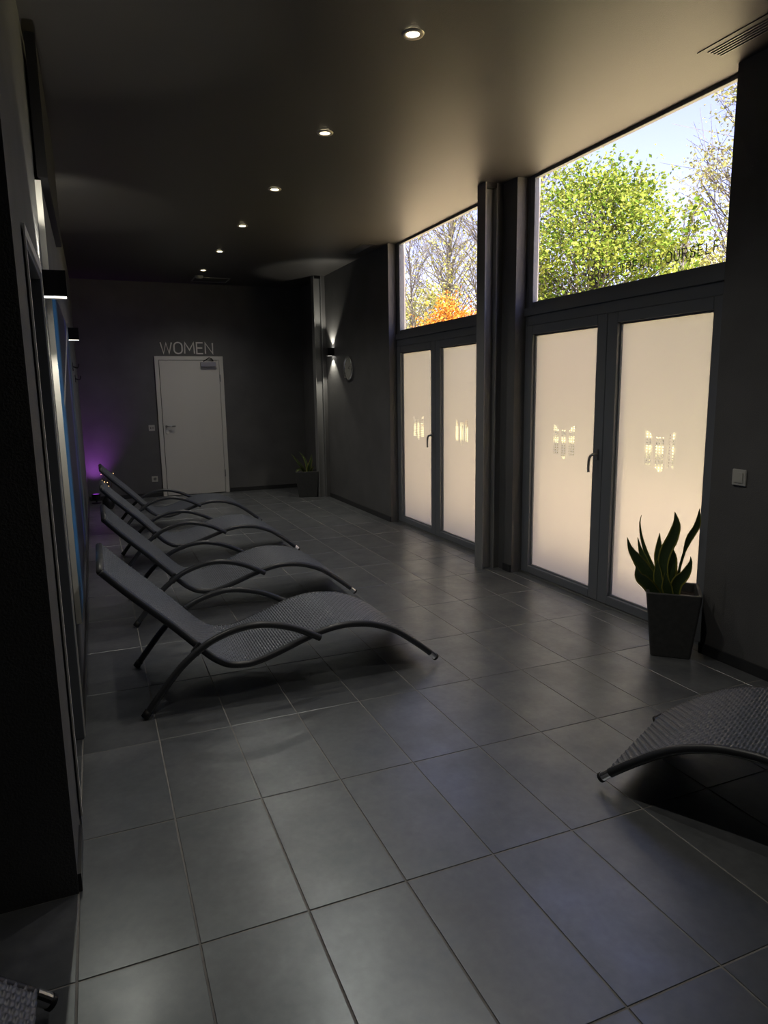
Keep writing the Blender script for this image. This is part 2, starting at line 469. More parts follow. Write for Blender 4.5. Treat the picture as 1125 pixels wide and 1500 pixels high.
tag(MB().box(-2.5, XR, -4.15, -4.0, -0.15, H).build('wall_front', 'wall'), 'dark wall opposite the white door', kind='structure')
# dark passage behind the doorway
pas = MB().box(-1.4, -1.3, 0.5, 1.6, 0, H).box(-1.3, -0.2, 0.5, 0.6, 0, H).box(-1.3, -0.2, 1.5, 1.6, 0, H).box(-1.3, -0.2, 0.6, 1.5, -0.1, -0.002)
tag(pas.build('wall_passage', 'wall'), 'dark walls of the passage behind the doorway', kind='structure')
# building outside: facade cladding, roof edge, light jambs
fac = MB()
for a, b in ((-4.1, OPEN[0][0]), (OPEN[0][1], OPEN[1][0]), (OPEN[1][1], YB + .15)):
    fac.box(3.302, 3.322, a, b, -0.2, H + 0.2)
tag(fac.build('wall_facade', 'light_trim'), 'pale rendered outside face of the building', kind='structure')
tag(MB().box(-2.7, 3.255, -4.3, YB + .4, H + 0.2, H + 0.42).build('roof', 'roof'), 'flat roof slab above the room', kind='structure')

# baseboards
for nm, b in (('baseboard_left', [(0, 0.010, 0.345, 0.60), (0, 0.010, 1.40, 8.60)]),
              ('baseboard_right', [(XR - .012, XR, -3.9, 1.0), (XR - .012, XR, 2.885, 2.99), (XR - .012, XR, 5.31, 7.44)]),
              ('baseboard_back', [(0.02, 0.98, YB - .012, YB), (1.945, 3.10, YB - .012, YB)])):
    mb = MB()
    for x0, x1, y0, y1 in b: mb.box(x0, x1, y0, y1, 0, 0.058)
    tag(mb.build(nm, 'base'), 'low dark skirting board', kind='structure')

# doorway in the left wall: steel frame with pale edges
dw = tag(link('door_1', None, None, (0, 0.66, 0)), 'open doorway with grey steel frame', kind='structure')
MB().box(-0.205, 0.006, 0.0, 0.03, 0, 1.905).box(-0.205, 0.006, 0.68, 0.71, 0, 1.905).box(-0.205, 0.006, 0.03, 0.68, 1.875, 1.905).build('door_frame', 'frame', dw, bevel=0.002)
MB().box(0.006, 0.011, -0.012, 0.010, 0.06, 1.93).box(0.006, 0.011, 0.700, 0.722, 0, 1.93).box(0.006, 0.011, 0.010, 0.700, 1.898, 1.93).build('edge_trim', 'sign', dw)

# ------------------------------------------------------------------ stroke lettering
def arc(cx, cy_, rx, ry, a0, a1, n=10):
    return [(cx + rx * math.cos(math.radians(a0 + (a1 - a0) * k / n)), cy_ + ry * math.sin(math.radians(a0 + (a1 - a0) * k / n))) for k in range(n + 1)]
def rrect(w, h, r):
    p = []
    for cx, cz, a in ((w - r, h - r, 0), (r, h - r, 90), (r, r, 180), (w - r, r, 270)): p += arc(cx, cz, r, r, a, a + 90, 6)
    return p + [p[0]]
GLY = {  # strokes in a unit cap height; second value: advance width
    'W': ([[(0, 1), (.25, 0), (.5, .95), (.75, 0), (1.0, 1)]], 1.0),
    'O': ([rrect(.72, 1, .33)], .72),
    'M': ([[(0, 0), (0.06, 1), (.45, .32), (.84, 1), (.9, 0)]], .9),
    'E': ([[(.58, 1), (0, 1), (0, 0), (.58, 0)], [(0, .52), (.52, .52)]], .58),
    'N': ([[(0, 0), (0, 1), (.68, 0), (.68, 1)]], .68),
    'D': ([[(0, 0), (0, 1), (.3, 1)] + arc(.3, .5, .38, .5, 90, -90, 12) + [(0, 0)]], .68),
    'T': ([[(0, 1), (.64, 1)], [(.32, 1), (.32, 0)]], .64),
    'R': ([[(0, 0), (0, 1), (.35, 1)] + arc(.35, .74, .25, .26, 90, -90, 10) + [(0, .48)], [(.32, .48), (.62, 0)]], .62),
    'Y': ([[(0, 1), (.32, .48), (.64, 1)], [(.32, .48), (.32, 0)]], .64),
    'A': ([[(0, 0), (.34, 1), (.68, 0)], [(.12, .34), (.56, .34)]], .68),
    'U': ([[(0, 1)] + [(0, .33)] + arc(.33, .33, .33, .33, 180, 360, 12) + [(.66, 1)]], .66),
    'S': ([arc(.3, .75, .28, .25, 20, 180, 8) + arc(.3, .75, .28, .25, 190, 270, 5) + arc(.3, .25, .29, .25, 90, -90, 8) + arc(.3, .25, .29, .25, -100, -165, 5)], .6),
    'L': ([[(0, 1), (0, 0), (.54, 0)]], .54),
    'F': ([[(0, 0), (0, 1), (.56, 1)], [(0, .5), (.5, .5)]], .56),
    "'": ([[(.05, 1), (.02, .78)]], .1), ',': ([[(.08, .08), (.0, -.16)]], .12), ' ': ([], .34),
}
def letter_mesh(ch, h, stroke, depth, to3, m):
    """to3(u, v, w): letter plane to 3-D, w = out of the wall"""
    mb = MB()
    for li, line in enumerate(GLY[ch][0]):
        pts = []
        for a, b in line:
            p = Vector((a * h, b * h))
            if not pts or (p - pts[-1]).length > 1e-5: pts.append(p)
        closed = (pts[0] - pts[-1]).length < 1e-5
        if closed: pts.pop()
        n = len(pts); L, R_ = [], []
        for i, p in enumerate(pts):
            a = pts[i - 1] if (i or closed) else None; b = pts[(i + 1) % n] if (i < n - 1 or closed) else None
            d1 = (p - a).normalized() if a is not None else (b - p).normalized()
            d2 = (b - p).normalized() if b is not None else d1
            n1, n2 = Vector((-d1.y, d1.x)), Vector((-d2.y, d2.x)); mt = n1 + n2
            mt = mt.normalized() * min(1.7, 1 / max(.3, mt.normalized().dot(n1))) if mt.length > 1e-4 else n1
            L.append(p + mt * stroke / 2); R_.append(p - mt * stroke / 2)
        k0 = len(mb.v); dep = depth + li * .0003
        for q in L + R_: mb.v.append(tuple(to3(q.x, q.y, 0)))
        for q in L + R_: mb.v.append(tuple(to3(q.x, q.y, dep)))
        o2 = 2 * n
        for i in range(n if closed else n - 1):
            j = (i + 1) % n
            mb.f += [(k0 + i, k0 + j, k0 + n + j, k0 + n + i), (k0 + o2 + i, k0 + o2 + n + i, k0 + o2 + n + j, k0 + o2 + j),
                     (k0 + i, k0 + o2 + i, k0 + o2 + j, k0 + j), (k0 + n + i, k0 + n + j, k0 + o2 + n + j, k0 + o2 + n + i)]
        if not closed:
            for i in (0, n - 1): mb.f.append((k0 + i, k0 + n + i, k0 + o2 + n + i, k0 + o2 + i))
    return mb.mesh('letter', m)

# ------------------------------------------------------------------ back wall: door, sign, switches
dr = tag(link('door_2', None, None, (0.99, YB, 0)), 'white flush door in white steel frame', kind='structure')
MB().box(0, .055, -.03, 0, 0, 1.965).box(.885, .94, -.03, 0, 0, 1.965).box(.055, .885, -.03, 0, 1.912, 1.965).build('door_frame', 'door', dr, bevel=.003)
leafm = MB().box(.060, .880, -.022, 0, .008, 1.907).build('door_leaf', 'door', dr, bevel=.002)
MB().box(.0545, .0605, -.0305, -.0225, 0, 1.91).build('door_gap', 'black', dr)
hd = MB().lathe([(.0, -.030), (.016, -.030), (.016, -.022)], 16, 'y', (.105, 0, .995)).tube([(.105, -.030, .995), (.105, -.058, .995), (.125, -.064, .995), (.225, -.064, .995)], .009, 10).build('handle', 'alu', leafm, smooth=True)
MB().lathe([(.0, -.031), (.024, -.031), (.026, -.022)], 20, 'y', (.112, 0, .915)).build('lock_rosette', 'sign', leafm)
for z in (1.66, .29):
    MB().lathe([(.008, -.05), (.008, .05)], 10, 'z', (.889, -.034, z)).build('hinge', 'alu', dr)
cl = MB().box(.62, .835, -.075, -.022, 1.818, 1.885).build('door_closer', 'alu', leafm, bevel=.008)
MB().tube([(.66, -.06, 1.892), (.72, -.10, 1.93), (.74, -.06, 1.945)], .007, 8).tube([(.74, -.06, 1.945), (.78, -.05, 1.93), (.80, -.045, 1.90)], .007, 8).build('closer_arm', 'black', leafm)

sg = thing('door_sign', 'white WOMEN lettering on the dark wall above the white door', 'sign', (1.085, YB, 2.003))
u = 0.0; hcap = .150
for ch in 'WOMEN':
    me = letter_mesh(ch, hcap, .0185, .012, lambda a, b, c: Vector((a, -c, b)), 'sign')
    link('letter', me, sg, (u, -.0005, 0)); u += GLY[ch][1] * hcap + .0325

def wall_plate(name, label, cat, loc, kind):
    t = thing(name, label, cat, loc)
    MB().box(-.041, .041, -.010, 0, -.041, .041).build('plate', 'white', t, bevel=.003)
    if kind == 'socket':
        MB().lathe([(.022, -.0105), (.024, -.0135), (.027, -.0135), (.027, -.0095)], 24, 'y', caps=False).build('socket_rim', 'white', t)
        MB().lathe([(.0, -.0108), (.022, -.0108)], 24, 'y').build('socket_well', 'alu', t)
        for dx in (-.0095, .0095): MB().lathe([(.0, -.0115), (.003, -.0115), (.003, -.0100)], 8, 'y', (dx, 0, 0)).build('pin_hole', 'black', t)
    else:
        for dx in (-.016, .016): MB().box(dx - .013, dx + .013, -.0135, -.0095, -.026, .026).build('rocker', 'white', t, bevel=.002)
        MB().box(-.022, -.008, -.0142, -.0132, -.008, .008).box(.008, .022, -.0142, -.0132, -.006, .006).build('printed_symbol', 'black', t)
    return t
wall_plate('light_switch', 'small white double switch on the dark wall beside the door handle', 'switch', (.895, YB, .978), 'switch')
wall_plate('wall_socket', 'white power socket low on the dark wall beside the white door', 'socket', (.888, YB, .256), 'socket')

# ------------------------------------------------------------------ window modules
def film_mesh(y0, y1, z0, z1, holes):
    bm = bmesh.new(); es = []
    for loop in [[(y0, z0), (y1, z0), (y1, z1), (y0, z1)]] + holes:
        vs_ = [bm.verts.new((0, a, b)) for a, b in loop]
        es += [bm.edges.new((vs_[k], vs_[(k + 1) % len(vs_)])) for k in range(len(vs_))]
    bmesh.ops.triangle_fill(bm, use_beauty=True, use_dissolve=False, edges=es)
    me = bpy.data.meshes.new('frosted_film'); bm.to_mesh(me); bm.free(); me.materials.append(M['film'])
    return me
def logo_shapes(c, zc):
    """three upright strips; +y is to the viewer's left"""
    w = .030
    A = [(c + .09 + w, zc - .10), (c + .09 - w, zc - .10), (c + .09 - w, zc + .075), (c + .09 - w * .2, zc + .105), (c + .09 + w, zc + .112)]
    B = [(c + w, zc - .135), (c - w, zc - .135), (c - w, zc + .078), (c + w, zc + .078)]
    C = [(c - .09 + w, zc - .10), (c - .09 - w, zc - .10), (c - .09 - w, zc + .112), (c - .09 + w * .2, zc + .105), (c - .09 + w, zc + .075)]
    B = [(c + w, zc - .11), (c, zc - .135), (c - w, zc - .12), (c - w, zc + .078), (c + w, zc + .078)]
    return [A, B, C]
def lever(parent, y, z, x):
    h = MB().box(x - .008, x, y - .014, y + .014, z - .035, z + .035).build('handle_plate', 'alu', parent, bevel=.003)
    MB().tube(smooth_path([(x - .006, y, z), (x - .045, y, z + .002), (x - .056, y + .012, z - .02), (x - .055, y + .022, z - .07), (x - .052, y + .024, z - .115)], 14), lambda t: .010 - .002 * t, 10).build('handle', 'alu', parent, smooth=True)

def window_module(n, dy):
    a, b = 1.0 + dy, 2.88 + dy
    root = tag(link('window_%d' % n, None, None, (0, 0, 0)), 'tall anthracite window with frosted double doors and clear upper pane', kind='structure')
    x = XF
    # fixed frame: jambs, door head, transom, upper sill, top rail, threshold
    MB().box(x + .012, x + .09, b - .03, b, 0, H).box(x + .012, x + .09, a, a + .03, 0, H).box(x + .010, x + .09, a + .03, b - .03, 1.905, 1.976).build('outer_frame', 'frame', root, bevel=.002)
    MB().box(x - .004, x + .09, a, b, 1.976, 2.034).build('transom', 'frame', root, bevel=.002)
    MB().box(x + .012, x + .048, b - .085, b - .03, 2.034, H).box(x + .012, x + .048, a + .03, a + .075, 2.034, H).box(x + .012, x + .048, a + .075, b - .085, H - .022, H).box(x + .018, x + .048, a + .075, b - .085, 2.034, 2.072).build('upper_sash', 'frame', root, bevel=.002)
    MB().box(x + .030, x + .036, a + .06, b - .07, 2.06, H - .01).build('upper_glass', 'glass', root)
    MB().box(x - .006, x + .09, a, b, .001, .014).build('threshold', 'alu', root)
    mid = 1.955 + dy
    for (y0, y1, p0, p1) in ((mid + .002, b - .012, 2.05 + dy, 2.777 + dy), (a + .03, mid - .002, 1.13 + dy, 1.86 + dy)):
        leaf = MB().box(x + .003, x + .075, y0, p0, .016, 1.903).box(x + .003, x + .075, p1, y1, .016, 1.903).box(x + .003, x + .075, p0, p1, .016, .071).box(x + .003, x + .075, p0, p1, 1.838, 1.903).build('door_leaf', 'frame', root, bevel=.002)
        yc, zc = (p0 + p1) / 2 + .0, 1.068
        shp = logo_shapes(yc, zc)
        link('frosted_film', film_mesh(p0 - .005, p1 + .005, .066, 1.843, shp), leaf, (x + .040, 0, 0))
        MB().box(x + .043, x + .049, p0 - .005, p1 + .005, .066, 1.843).build('glass_pane', 'glass', leaf)
        for s in shp:
            m_ = bpy.data.meshes.new('logo_strip'); m_.from_pydata([(0, q[0], q[1]) for q in s], [], [tuple(range(len(s)))]); m_.materials.append(M['logo'])
            link('logo_strip', m_, leaf, (x + .040, 0, 0))
        MB().box(x + .026, x + .0385, p0, p0 + .012, .071, 1.838).box(x + .026, x + .0385, p1 - .012, p1, .071, 1.838).box(x + .026, x + .0385, p0 + .012, p1 - .012, .071, .083).box(x + .026, x + .0385, p0 + .012, p1 - .012, 1.826, 1.838).build('glazing_bead', 'frame', leaf)
        if y0 > mid: lever(leaf, mid + .045, 1.005, x + .003)
    return root
win1 = window_module(1, 2.42)
win2 = window_module(2, 0.0)
win1['label'] = 'tall window with frosted double doors between wall clock and steel column'
win2['label'] = 'tall window with lettering on its clear pane above frosted double doors'

# etched words on the clear pane of the near window
txt = "DON'T WORRY, TREAT YOURSELF"; hc = .057; u = 0
wd = tag(link('glass_lettering', None, win2, (XF + .0285, 2.56, 2.133)), 'thin grey words reading DON\'T WORRY, TREAT YOURSELF')
adv = sum(GLY[c][1] * hc + .0185 for c in txt); k = (2.56 - 1.125) / adv
for ch in txt:
    if GLY[ch][0]:
        me = letter_mesh(ch, hc, .0062, .0012, lambda a_, b_, c_: Vector((-c_, -a_, b_)), 'etch')
        link('letter', me, wd, (0, -u, 0))
    u += (GLY[ch][1] * hc + .0185) * k

# ------------------------------------------------------------------ steel columns
def column(y0, label):
    t = thing('steel_column', label, 'column', (2.965, y0, 0))
    MB().box(0, .011, 0, .12, 0, H).build('flange', 'steel', t, bevel=.001)
    MB().box(.099, .11, 0, .12, 0, H).build('flange', 'steel', t, bevel=.001)
    MB().box(.011, .099, .055, .065, 0, H).build('web', 'steel', t)
    MB().box(.110, .159, .01, .11, 0, H).build('wall_packing', 'wall', t)
    MB().box(.011, .099, .004, .055, H - .035, H).build('head_plate', 'black', t)
column(3.06, 'grey steel column standing between the two tall windows')
column(7.45, 'grey steel column in the far corner behind the small potted plant')

# ------------------------------------------------------------------ lamps
def downlight(x, y, nth):
    t = thing('ceiling_downlight', 'lit round recessed ceiling spotlight, %s in the row counting from the white door' % nth, 'downlight', (x, y, H), group='row of recessed ceiling spotlights')
    MB().lathe([(.028, -.001), (.031, -.007), (.046, -.007), (.050, -.001)], 28, caps=False).build('trim_ring', 'ring', t, smooth=True)
    MB().lathe([(.0, -.0055), (.018, -.005), (.029, -.0025), (.029, .0)], 24).build('lens', 'led', t, smooth=True)
    spot('downlight_beam', t, (0, 0, -.012), (0, 0, -1), DL_E, (1.0, .94, .84), 140, 1.0, .03)
DL_E = 11.0
ORD = ['first', 'second', 'third', 'fourth', 'fifth', 'sixth', 'seventh', 'eighth', 'ninth']
for k in range(7): downlight(1.552, 7.475 - k * 1.235, ORD[k])

def wall_lamp(loc, outx, label, e):
    """box lamp shining up and down; outx: +1 stands out to +x, -1 to -x"""
    t = thing('wall_lamp', label, 'wall lamp', loc, group='box wall lamps')
    w, d, h = .050, .092, .050
    xs = sorted((0, outx * d))
    mb = MB(); th = .004
    mb.box(xs[0], xs[1], -w, -w + th, -h, h).box(xs[0], xs[1], w - th, w, -h, h)
    mb.box(xs[0], xs[0] + th, -w + th, w - th, -h, h).box(xs[1] - th, xs[1], -w + th, w - th, -h, h)
    mb.build('housing', 'black', t)
    for sg_ in (-1, 1):
        z = sg_ * (h - .004)
        MB().box(xs[0] + th, xs[1] - th, -w + th, w - th, min(z, z - sg_ * .006), max(z, z - sg_ * .006)).build('diffuser', 'diffuser', t)
        spot('lamp_beam', t, (outx * .052, 0, sg_ * (h + .004)), (0, 0, sg_), e, (1.0, .93, .78), 96, .35, .012)
wall_lamp((0, 1.52, 1.882), 1, 'black box wall lamp between the doorway and the blue mural', 3.5)
wall_lamp((0, 4.86, 1.950), 1, 'black box wall lamp on the side wall past the blue mural', 2.5)
wall_lamp((XR, 7.18, 1.955), -1, 'black box wall lamp casting light cones beside the wall clock', 5.0)

# ------------------------------------------------------------------ left wall things
mu = thing('wall_mural', 'large dark blue printed wall panel with pale side edge and bright blue line', 'mural', (0, 1.74, .385))
MB().box(0.0005, .022, .004, 2.45, 0, 1.95).build('backing_panel', 'wall', mu)
MB().box(0.0005, .024, 0, .0035, 0, 1.95).build('edge_strip', 'sign', mu)
MB().box(.022, .025, 0.006, 2.446, 0.004, 1.55).build('print', 'mural', mu)
MB().prism([Vector((.0252, .25, 1.02)), Vector((.0252, .34, 1.00)), Vector((.0252, 2.2, 1.50)), Vector((.0252, 2.1, 1.53))], (.0006, 0, 0)).build('white_stroke', 'white', mu)
ht = thing('infrared_heater', 'flat black heater panel high on the side wall above the blue mural', 'heater', (0, 1.74, 2.345))
MB().box(.012, .052, 0, 1.5, 0, .56).build('panel', 'heater', ht, bevel=.003)
for q in (.2, 1.2): MB().box(.0004, .012, q, q + .1, .2, .3).build('bracket', 'heater', ht)
for y, z, wh in ((5.9, 1.72, 'on the side wall, the one nearer the mural'), (6.6, 1.62, 'on the side wall, the one nearer the end wall')):
    hk = thing('wall_hook', 'small black coat hook ' + wh, 'hook', (0, y, z), group='coat hooks')
    MB().box(.0003, .006, -.02, .02, -.04, .04).build('plate', 'black', hk)
    MB().tube(smooth_path([(.006, 0, .0), (.045, 0, -.01), (.06, 0, .03)], 8), .006, 8).build('peg', 'black', hk)

ck = thing('wall_clock', 'round wall clock with pale face and chrome rim beside wall lamp', 'clock', (XR, 6.545, 1.722))
MB().lathe([(.145, -.001), (.150, -.03), (.142, -.038), (.134, -.030), (.132, -.02)], 40, 'x', caps=False).build('rim', 'chrome', ck, smooth=True)
MB().lathe([(.0, -.021), (.133, -.021)], 40, 'x').build('face', 'clockface', ck)
MB().prism([Vector((-.0235, -.003, 0)), Vector((-.0235, .003, 0)), Vector((-.0235, .002, .085)), Vector((-.0235, -.002, .085))], (.001, 0, 0)).build('minute_hand', 'black', ck).rotation_euler = (math.radians(98), 0, 0)
MB().prism([Vector((-.0245, -.004, 0)), Vector((-.0245, .004, 0)), Vector((-.0245, .003, .055)), Vector((-.0245, -.003, .055))], (.001, 0, 0)).build('hour_hand', 'black', ck).rotation_euler = (math.radians(60), 0, 0)
for q in range(12):
    th = 2 * math.pi * q / 12
    mk = MB().box(-.0222, -.0212, -.003, .003, .100, .122).build('hour_mark', 'black', ck); mk.rotation_euler = (th, 0, 0)

sw = thing('light_switch', 'large pale rocker light switch on the wall beside the near window', 'switch', (XR, .822, .985))
MB().box(-.010, 0, -.041, .041, -.041, .041).build('plate', 'white', sw, bevel=.003)
MB().box(-.0145, -.0095, -.027, .027, -.027, .027).build('rocker', 'white', sw, bevel=.002)

# ceiling fittings
def slot_vent(name, label, x0, x1, y0, y1, n):
    t = thing(name, label, 'vent', ((x0 + x1) / 2, (y0 + y1) / 2, H))
    w, d = (x1 - x0) / 2, (y1 - y0) / 2
    MB().box(-w - .028, -w, -d - .03, d + .03, -.004, 0).box(w, w + .028, -d - .03, d + .03, -.004, 0).box(-w, w, -d - .03, -d, -.004, 0).box(-w, w, d, d + .03, -.004, 0).build('plate', 'ceiling', t)
    MB().box(-w, w, -d, d, -.0012, -.0002).build('backing', 'slot', t)
    for q in range(n):
        c = -w + (q + .5) * 2 * w / n
        MB().box(c - .004, c + .004, -d, d, -.007, -.0013).build('slat', 'frame', t)
slot_vent('ceiling_vent', 'long slotted ceiling vent above the near window corner', 2.885, 2.985, 0.18, 0.965, 5)
slot_vent('ceiling_vent', 'long slotted ceiling vent above the dark wall with the clock', 2.90, 3.00, 5.42, 5.92, 5)
sd = thing('smoke_detector', 'small round pale smoke detector on the ceiling near the door', 'smoke detector', (1.565, 7.92, H))
MB().lathe([(.052, 0), (.052, -.014), (.040, -.03), (.0, -.034)], 28).build('housing', 'white', sd, smooth=True)
MB().lathe([(.012, -.0335), (.010, -.038), (.0, -.0385)], 14).build('test_button', 'alu', sd)
ah = thing('access_hatch', 'thin square access panel in the dark ceiling near the door', 'hatch', (1.75, 8.18, H))
MB().box(-.22, .22, -.16, .16, -.006, 0).build('panel', 'ceiling', ah)
MB().box(-.235, -.22, -.175, .175, -.010, 0).box(.22, .235, -.175, .175, -.010, 0).box(-.22, .22, -.175, -.16, -.010, 0).box(-.22, .22, .16, .175, -.010, 0).build('frame', 'steel', ah)

# ------------------------------------------------------------------ loungers
PROF = [(.125, .689), (.211, .597), (.306, .503), (.39, .421), (.47, .337), (.549, .252), (.60, .208), (.657, .178), (.739, .168), (.80, .177), (.875, .199), (1.016, .248), (1.105, .274), (1.196, .289), (1.288, .287), (1.381, .270), (1.496, .223), (1.613, .140), (1.714, .056), (1.752, .022)]
ARM = [(.258, .012), (.319, .090), (.386, .173), (.445, .234), (.515, .288), (.58, .325), (.678, .357), (.775, .367), (.874, .352), (.975, .317), (1.088, .256)]
RH, AH, RR = .285, .322, .0165

def weave_mesh():
    NU, NV, SU, SV = 150, 30, 4, 4
    path = smooth_path([(x, 0, z) for x, z in PROF], 400)
    tot = 400 * .965   # stop before the chrome caps
    nu, nv = NU * SU, NV * SV
    verts, faces = [], []
    def frame_at(t):
        f = t * tot; i = min(399, int(f)); p = path[i].lerp(path[i + 1], f - i)
        d = (path[min(400, i + 2)] - path[max(0, i - 1)]).normalized()
        return p, Vector((-d.z, 0, d.x)) if d.x > 0 else Vector((-d.z, 0, d.x))
    for i in range(nu + 1):
        p, n = frame_at(i / nu)
        if n.z < 0: n = -n
        cu = i / SU
        for j in range(nv + 1):
            cv = j / SV
            su = abs(math.sin(math.pi * cu)); sv = abs(math.sin(math.pi * cv))
            par = 1 if (int(cu) + int(cv)) % 2 == 0 else -1
            if par > 0: hgt = su * (.35 + .65 * sv)        # cross strand on top
            else: hgt = sv * .62 * (.5 + .5 * su)          # length strand on top
            y = -(RH + .011) + 2 * (RH + .011) * j / nv
            q = p + n * (.0125 + .0066 * hgt - .010 * max(0, abs(2 * j / nv - 1) - .95) / .05)
            verts.append((q.x, y, q.z))
    for i in range(nu):
        for j in range(nv):
            a = i * (nv + 1) + j
            faces.append((a, a + 1, a + nv + 2, a + nv + 1))
    base = len(verts); nb = 100                       # underside
    for i in range(nb + 1):
        p, n = frame_at(i / nb)
        if n.z < 0: n = -n
        for y in (-RH, RH):
            q = p - n * .004; verts.append((q.x, y, q.z))
    for i in range(nb):
        a = base + i * 2; faces.append((a, a + 2, a + 3, a + 1))
    me = bpy.data.meshes.new('woven_mat'); me.from_pydata(verts, [], faces); me.materials.append(M['wicker'])
    for p in me.polygons: p.use_smooth = True
    return me

def make_lounger():
    t = thing('sun_lounger', 'x', 'lounger', group='black wicker loungers')
    link('woven_mat', weave_mesh(), t)
    rp = smooth_path([(x, 0, z) for x, z in PROF], 330)
    ap = smooth_path([(x, 0, z) for x, z in ARM], 210)
    cut = int(330 * .968)
    d = (rp[-1] - rp[-6]).normalized()
    for s in (-1, 1):
        yv = Vector((0, s * RH, 0))
        r = MB().tube([p + yv for p in rp[:cut + 1]], RR, 10, .035, .011).build('side_rail', 'rail', t, smooth=True)
        e = rp[cut] + yv
        MB().tube([e - d * .002, e + d * .036], RR * 1.02, 16).build('chrome_cap', 'chrome', r, smooth=False)
        MB().tube([e + d * .036, e + d * .040, e + d * .047, e + d * .050], lambda q: RR * (1.12 if q < .7 else .85), 16).build('rubber_tip', 'rubber', r, smooth=True)
        yv = Vector((0, s * AH, 0))
        a = MB().tube([p + yv for p in ap], RR, 10, .06, .014).build('arm_leg', 'rail', t, smooth=True)
        f = ap[0] + yv; da = (ap[1] - ap[0]).normalized()
        MB().tube([f - da * .004, f + da * .03], RR * 1.12, 14).build('rubber_foot', 'rubber', a, smooth=True)
        MB().box(-.020, .020, -.012, .012, -.030, .030).build('bracket', 'rail', t, (.508, s * (RH + AH) / 2, .285), bevel=.004).rotation_euler = (0, math.radians(40), 0)
    MB().tube([(.125, -RH, .689), (.125, RH, .689)], RR * 1.05, 12).build('head_bar', 'rail', t, smooth=True)
    return t
lounger = make_lounger()
spots = [(0.0, 1.745, 0.0, 'black wicker lounger in the row, farthest from the white door'),
         (.035, 3.085, 0.0, 'black wicker lounger in the row, second farthest from the white door'),
         (.040, 4.580, 0.0, 'black wicker lounger in the row, second nearest the white door'),
         (.050, 6.160, 0.0, 'black wicker lounger in the row, nearest to the white door'),
         (-1.785, -.365, 0.0, 'black wicker lounger in the alcove, only its chrome-tipped foot showing')]
for i, (x, y, a, lab) in enumerate(spots):
    o = lounger if i == 0 else copy_tree(lounger)
    o.location = (x, y, 0); o.rotation_euler = (0, 0, a); o['label'] = lab
# the lounger standing alone, foot towards the window plant
ang = math.atan2(.89, -.455)
o = copy_tree(lounger); o['label'] = 'black wicker lounger standing alone across from the window with the tall planter'
dx, dyy = math.cos(ang), math.sin(ang)
# near rail foot at (1.75, .18): local (1.765, +RH) after rotation
lx, ly = 1.752, RH
o.location = (1.752 - (dx * lx - dyy * ly), .182 - (dyy * lx + dx * ly), 0); o.rotation_euler = (0, 0, ang)

# ------------------------------------------------------------------ potted plants
def planter(t, wb, wt, h, rim=.016):
    """square tapered planter, hollow, with soil"""
    def ring(w, z, r=.012):
        p = []
        for cx, cy_, a in ((w - r, w - r, 0), (-w + r, w - r, 90), (-w + r, -w + r, 180), (w - r, -w + r, 270)): p += [(a_, b_, z) for a_, b_ in arc(cx, cy_, r, r, a, a + 90, 4)]
        return p
    rings = [ring(wb, 0), ring(wb + .003, .006), ring(wt, h - .004), ring(wt - .002, h), ring(wt - rim, h), ring(wt - rim - .002, h - .004), ring(wt - rim - .008, h - .055)]
    mb = MB(); k = len(rings[0])
    for r in rings: mb.v += r
    for i in range(len(rings) - 1):
        for q in range(k): mb.f.append((i * k + q, i * k + (q + 1) % k, (i + 1) * k + (q + 1) % k, (i + 1) * k + q))
    mb.f.append(tuple(reversed(range(k))))
    mb.build('planter', 'pot', t)
    s = MB(); s.v = ring(wt - rim - .006, h - .045); s.f = [tuple(range(k))]; s.build('soil', 'soil', t)
def blade(t, pts, widths, normal, cup=.18, n=22):
    """sword leaf along pts; widths sampled along its length; closed, slightly cupped blade"""
    path = smooth_path(pts, n); verts, faces, uvs = [], [], []
    cols = (-1, -.75, -.4, 0, .4, .75, 1); nc = len(cols)
    for side in (0, 1):
        for i, p in enumerate(path):
            f = i / n; x = f * (len(widths) - 1); k = min(len(widths) - 2, int(x)); w = widths[k] + (widths[k + 1] - widths[k]) * (x - k)
            d = (path[min(n, i + 1)] - path[max(0, i - 1)]).normalized()
            nn = Vector(normal); nn = (nn - d * nn.dot(d)).normalized(); sd_ = d.cross(nn)
            for c in cols:
                q = p + sd_ * (c * w) + nn * (cup * w * c * c - side * .0022 * (1 - .7 * c * c))
                verts.append(tuple(q)); uvs.append((c, f))
    per = (n + 1) * nc
    for side in (0, 1):
        for i in range(n):
            for j in range(nc - 1):
                a = side * per + i * nc + j; q = (a, a + 1, a + nc + 1, a + nc); faces.append(q if side == 0 else q[::-1])
    for i in range(n):
        for j in (0, nc - 1):
            a = i * nc + j; faces.append((a, a + nc, a + nc + per, a + per))
    me = bpy.data.meshes.new('leaf'); me.from_pydata(verts, [], faces); me.materials.append(M['snake'])
    uvl = me.uv_layers.new(name='UVMap')
    for lp in me.loops: uvl.data[lp.index].uv = uvs[lp.vertex_index]
    for p in me.polygons: p.use_smooth = True
    return link('leaf', me, t)
sp = thing('potted_snake_plant', 'snake plant with tall yellow-edged leaves in dark square planter before the frosted window', 'plant', (2.985, 1.075, 0), math.radians(-43))
planter(sp, .098, .138, .362)
